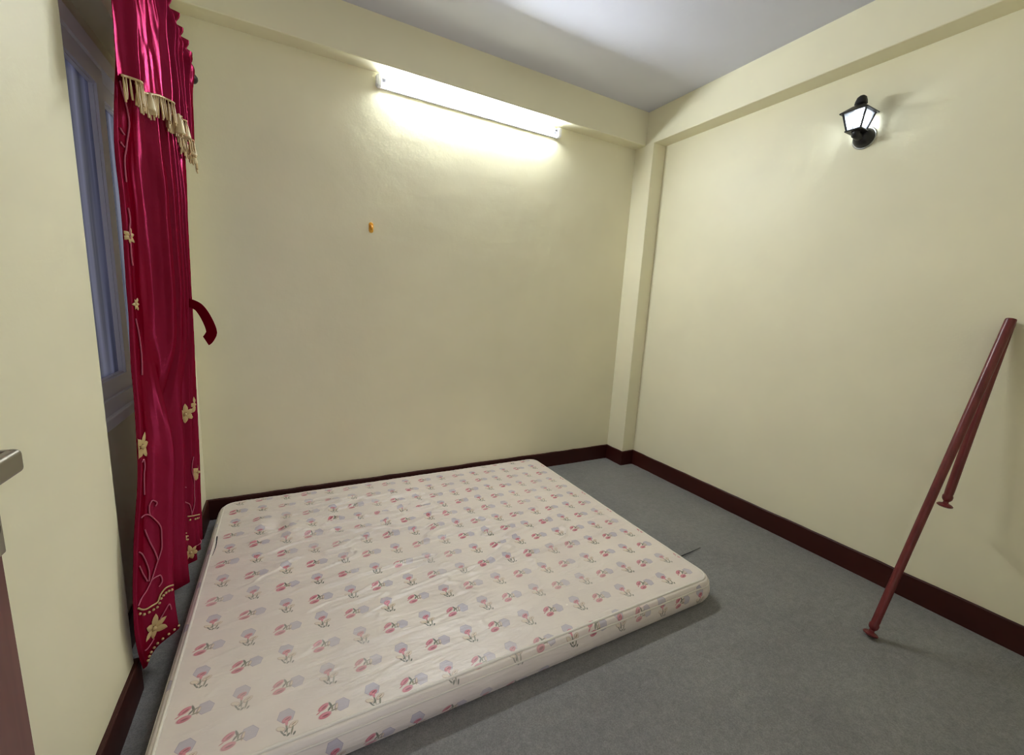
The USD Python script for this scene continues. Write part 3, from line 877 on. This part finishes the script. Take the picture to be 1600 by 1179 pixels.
# near lobe: scrolling stems, a large leaf outline and a beaded border over the hem
for pts in ([(.012, .326), (.092, .348), (.120, .394), (.138, .445), (.136, .495), (.114, .536), (.074, .565), (.020, .573)],
            [(.068, .524), (.092, .482), (.116, .435), (.124, .406)],
            [(.092, .555), (.086, .583), (.100, .596), (.120, .583), (.114, .575)],
            [(.092, .348), (.110, .358), (.132, .355), (.140, .334), (.128, .320)],
            [(.014, .480), (.068, .439), (.092, .385), (.088, .361)],
            [(.022, .437), (.062, .392), (.080, .365)],
            [(.122, .204), (.138, .221), (.156, .237), (.162, .212)],
            [(.092, .150), (.058, .142), (.024, .154)],
            [(.010, .728), (.020, .734), (.032, .711), (.026, .690), (.040, .630)],
            [(.018, 1.782), (.044, 1.757), (.070, 1.724), (.090, 1.689), (.072, 1.633), (.050, 1.598), (.040, 1.540)],
            [(.024, 1.672), (.042, 1.666), (.058, 1.662)], [(.024, 1.639), (.038, 1.634), (.054, 1.631)],
            [(.030, 1.153), (.070, 1.093), (.080, 1.043), (.070, .980)],
            [(.030, 1.470), (.040, 1.440), (.026, 1.410), (.030, 1.340), (.040, 1.310)],
            [(.755, .573), (.745, .517), (.760, .433), (.742, .334)],
            [(.640, .497), (.727, .454)],
            [(.640, .440), (.737, .375), (.742, .330)],
            [(.770, .155), (.860, .130), (.905, .150)]):
    stem(pts)
beaded([(.010, .320), (.078, .280), (.118, .272), (.134, .293), (.152, .301), (.178, .293)])
beaded([(.730, .328), (.800, .302), (.900, .268), (.975, .240)])
beaded([(.565, .318), (.620, .288), (.690, .260), (.729, .241)])
for s_, z_, size, turn in ((.100, .188, .050, .3), (.016, .772, .044, .1), (.731, .757, .044, .5), (.900, .771, .040, .9), (.893, .468, .042, .2), (.733, .160, .040, .7), (.052, 1.196, .022, 0), (.030, 1.392, .026, .4)):
    flower(s_, z_, size, turn)
q, _ = on_drape(np.linspace(.02, .18, 9), hem(np.linspace(.02, .18, 9)) + .018, .003)
hb = []
for p in q:
    m = trimesh.creation.icosphere(subdivisions=1, radius=.0042)
    m.apply_translation(p - CO)
    hb.append(m)
part('bead_row', cat(hb), gold, ct, smooth=True, kind='stuff')

# loose tie band that sticks out at the far edge
path = PchipInterpolator([0, .25, .5, .72, .8, 1], [(-2.762, -.560, 1.196), (-2.728, -.570, 1.184), (-2.700, -.576, 1.140), (-2.684, -.580, 1.082), (-2.690, -.578, 1.066), (-2.706, -.574, 1.046)], axis=0)(np.linspace(0, 1, 30))
tan = np.gradient(path, axis=0)
tan /= np.linalg.norm(tan, axis=1, keepdims=True)
wid = np.cross(tan, [0.25, 1.0, 0.0])
wid /= np.linalg.norm(wid, axis=1, keepdims=True)
nrm_ = np.cross(tan, wid)
half = np.linspace(.016, .020, 30)[:, None]
ring = [path + wid * half * a + nrm_ * b for a, b in ((-1, -.0012), (1, -.0012), (1, .0012), (-1, .0012))]
V = np.stack(ring, 1).reshape(-1, 3) - CO
F = [q for k in range(29) for e in range(4) for q in ([k * 4 + e, k * 4 + (e + 1) % 4, (k + 1) * 4 + (e + 1) % 4], [k * 4 + e, (k + 1) * 4 + (e + 1) % 4, (k + 1) * 4 + e])]
F += [[0, 2, 1], [0, 3, 2], [116, 117, 118], [116, 118, 119]]
part('tie_band', trimesh.Trimesh(V, F, process=False), satin, ct, smooth=40, label='loose maroon tie band')
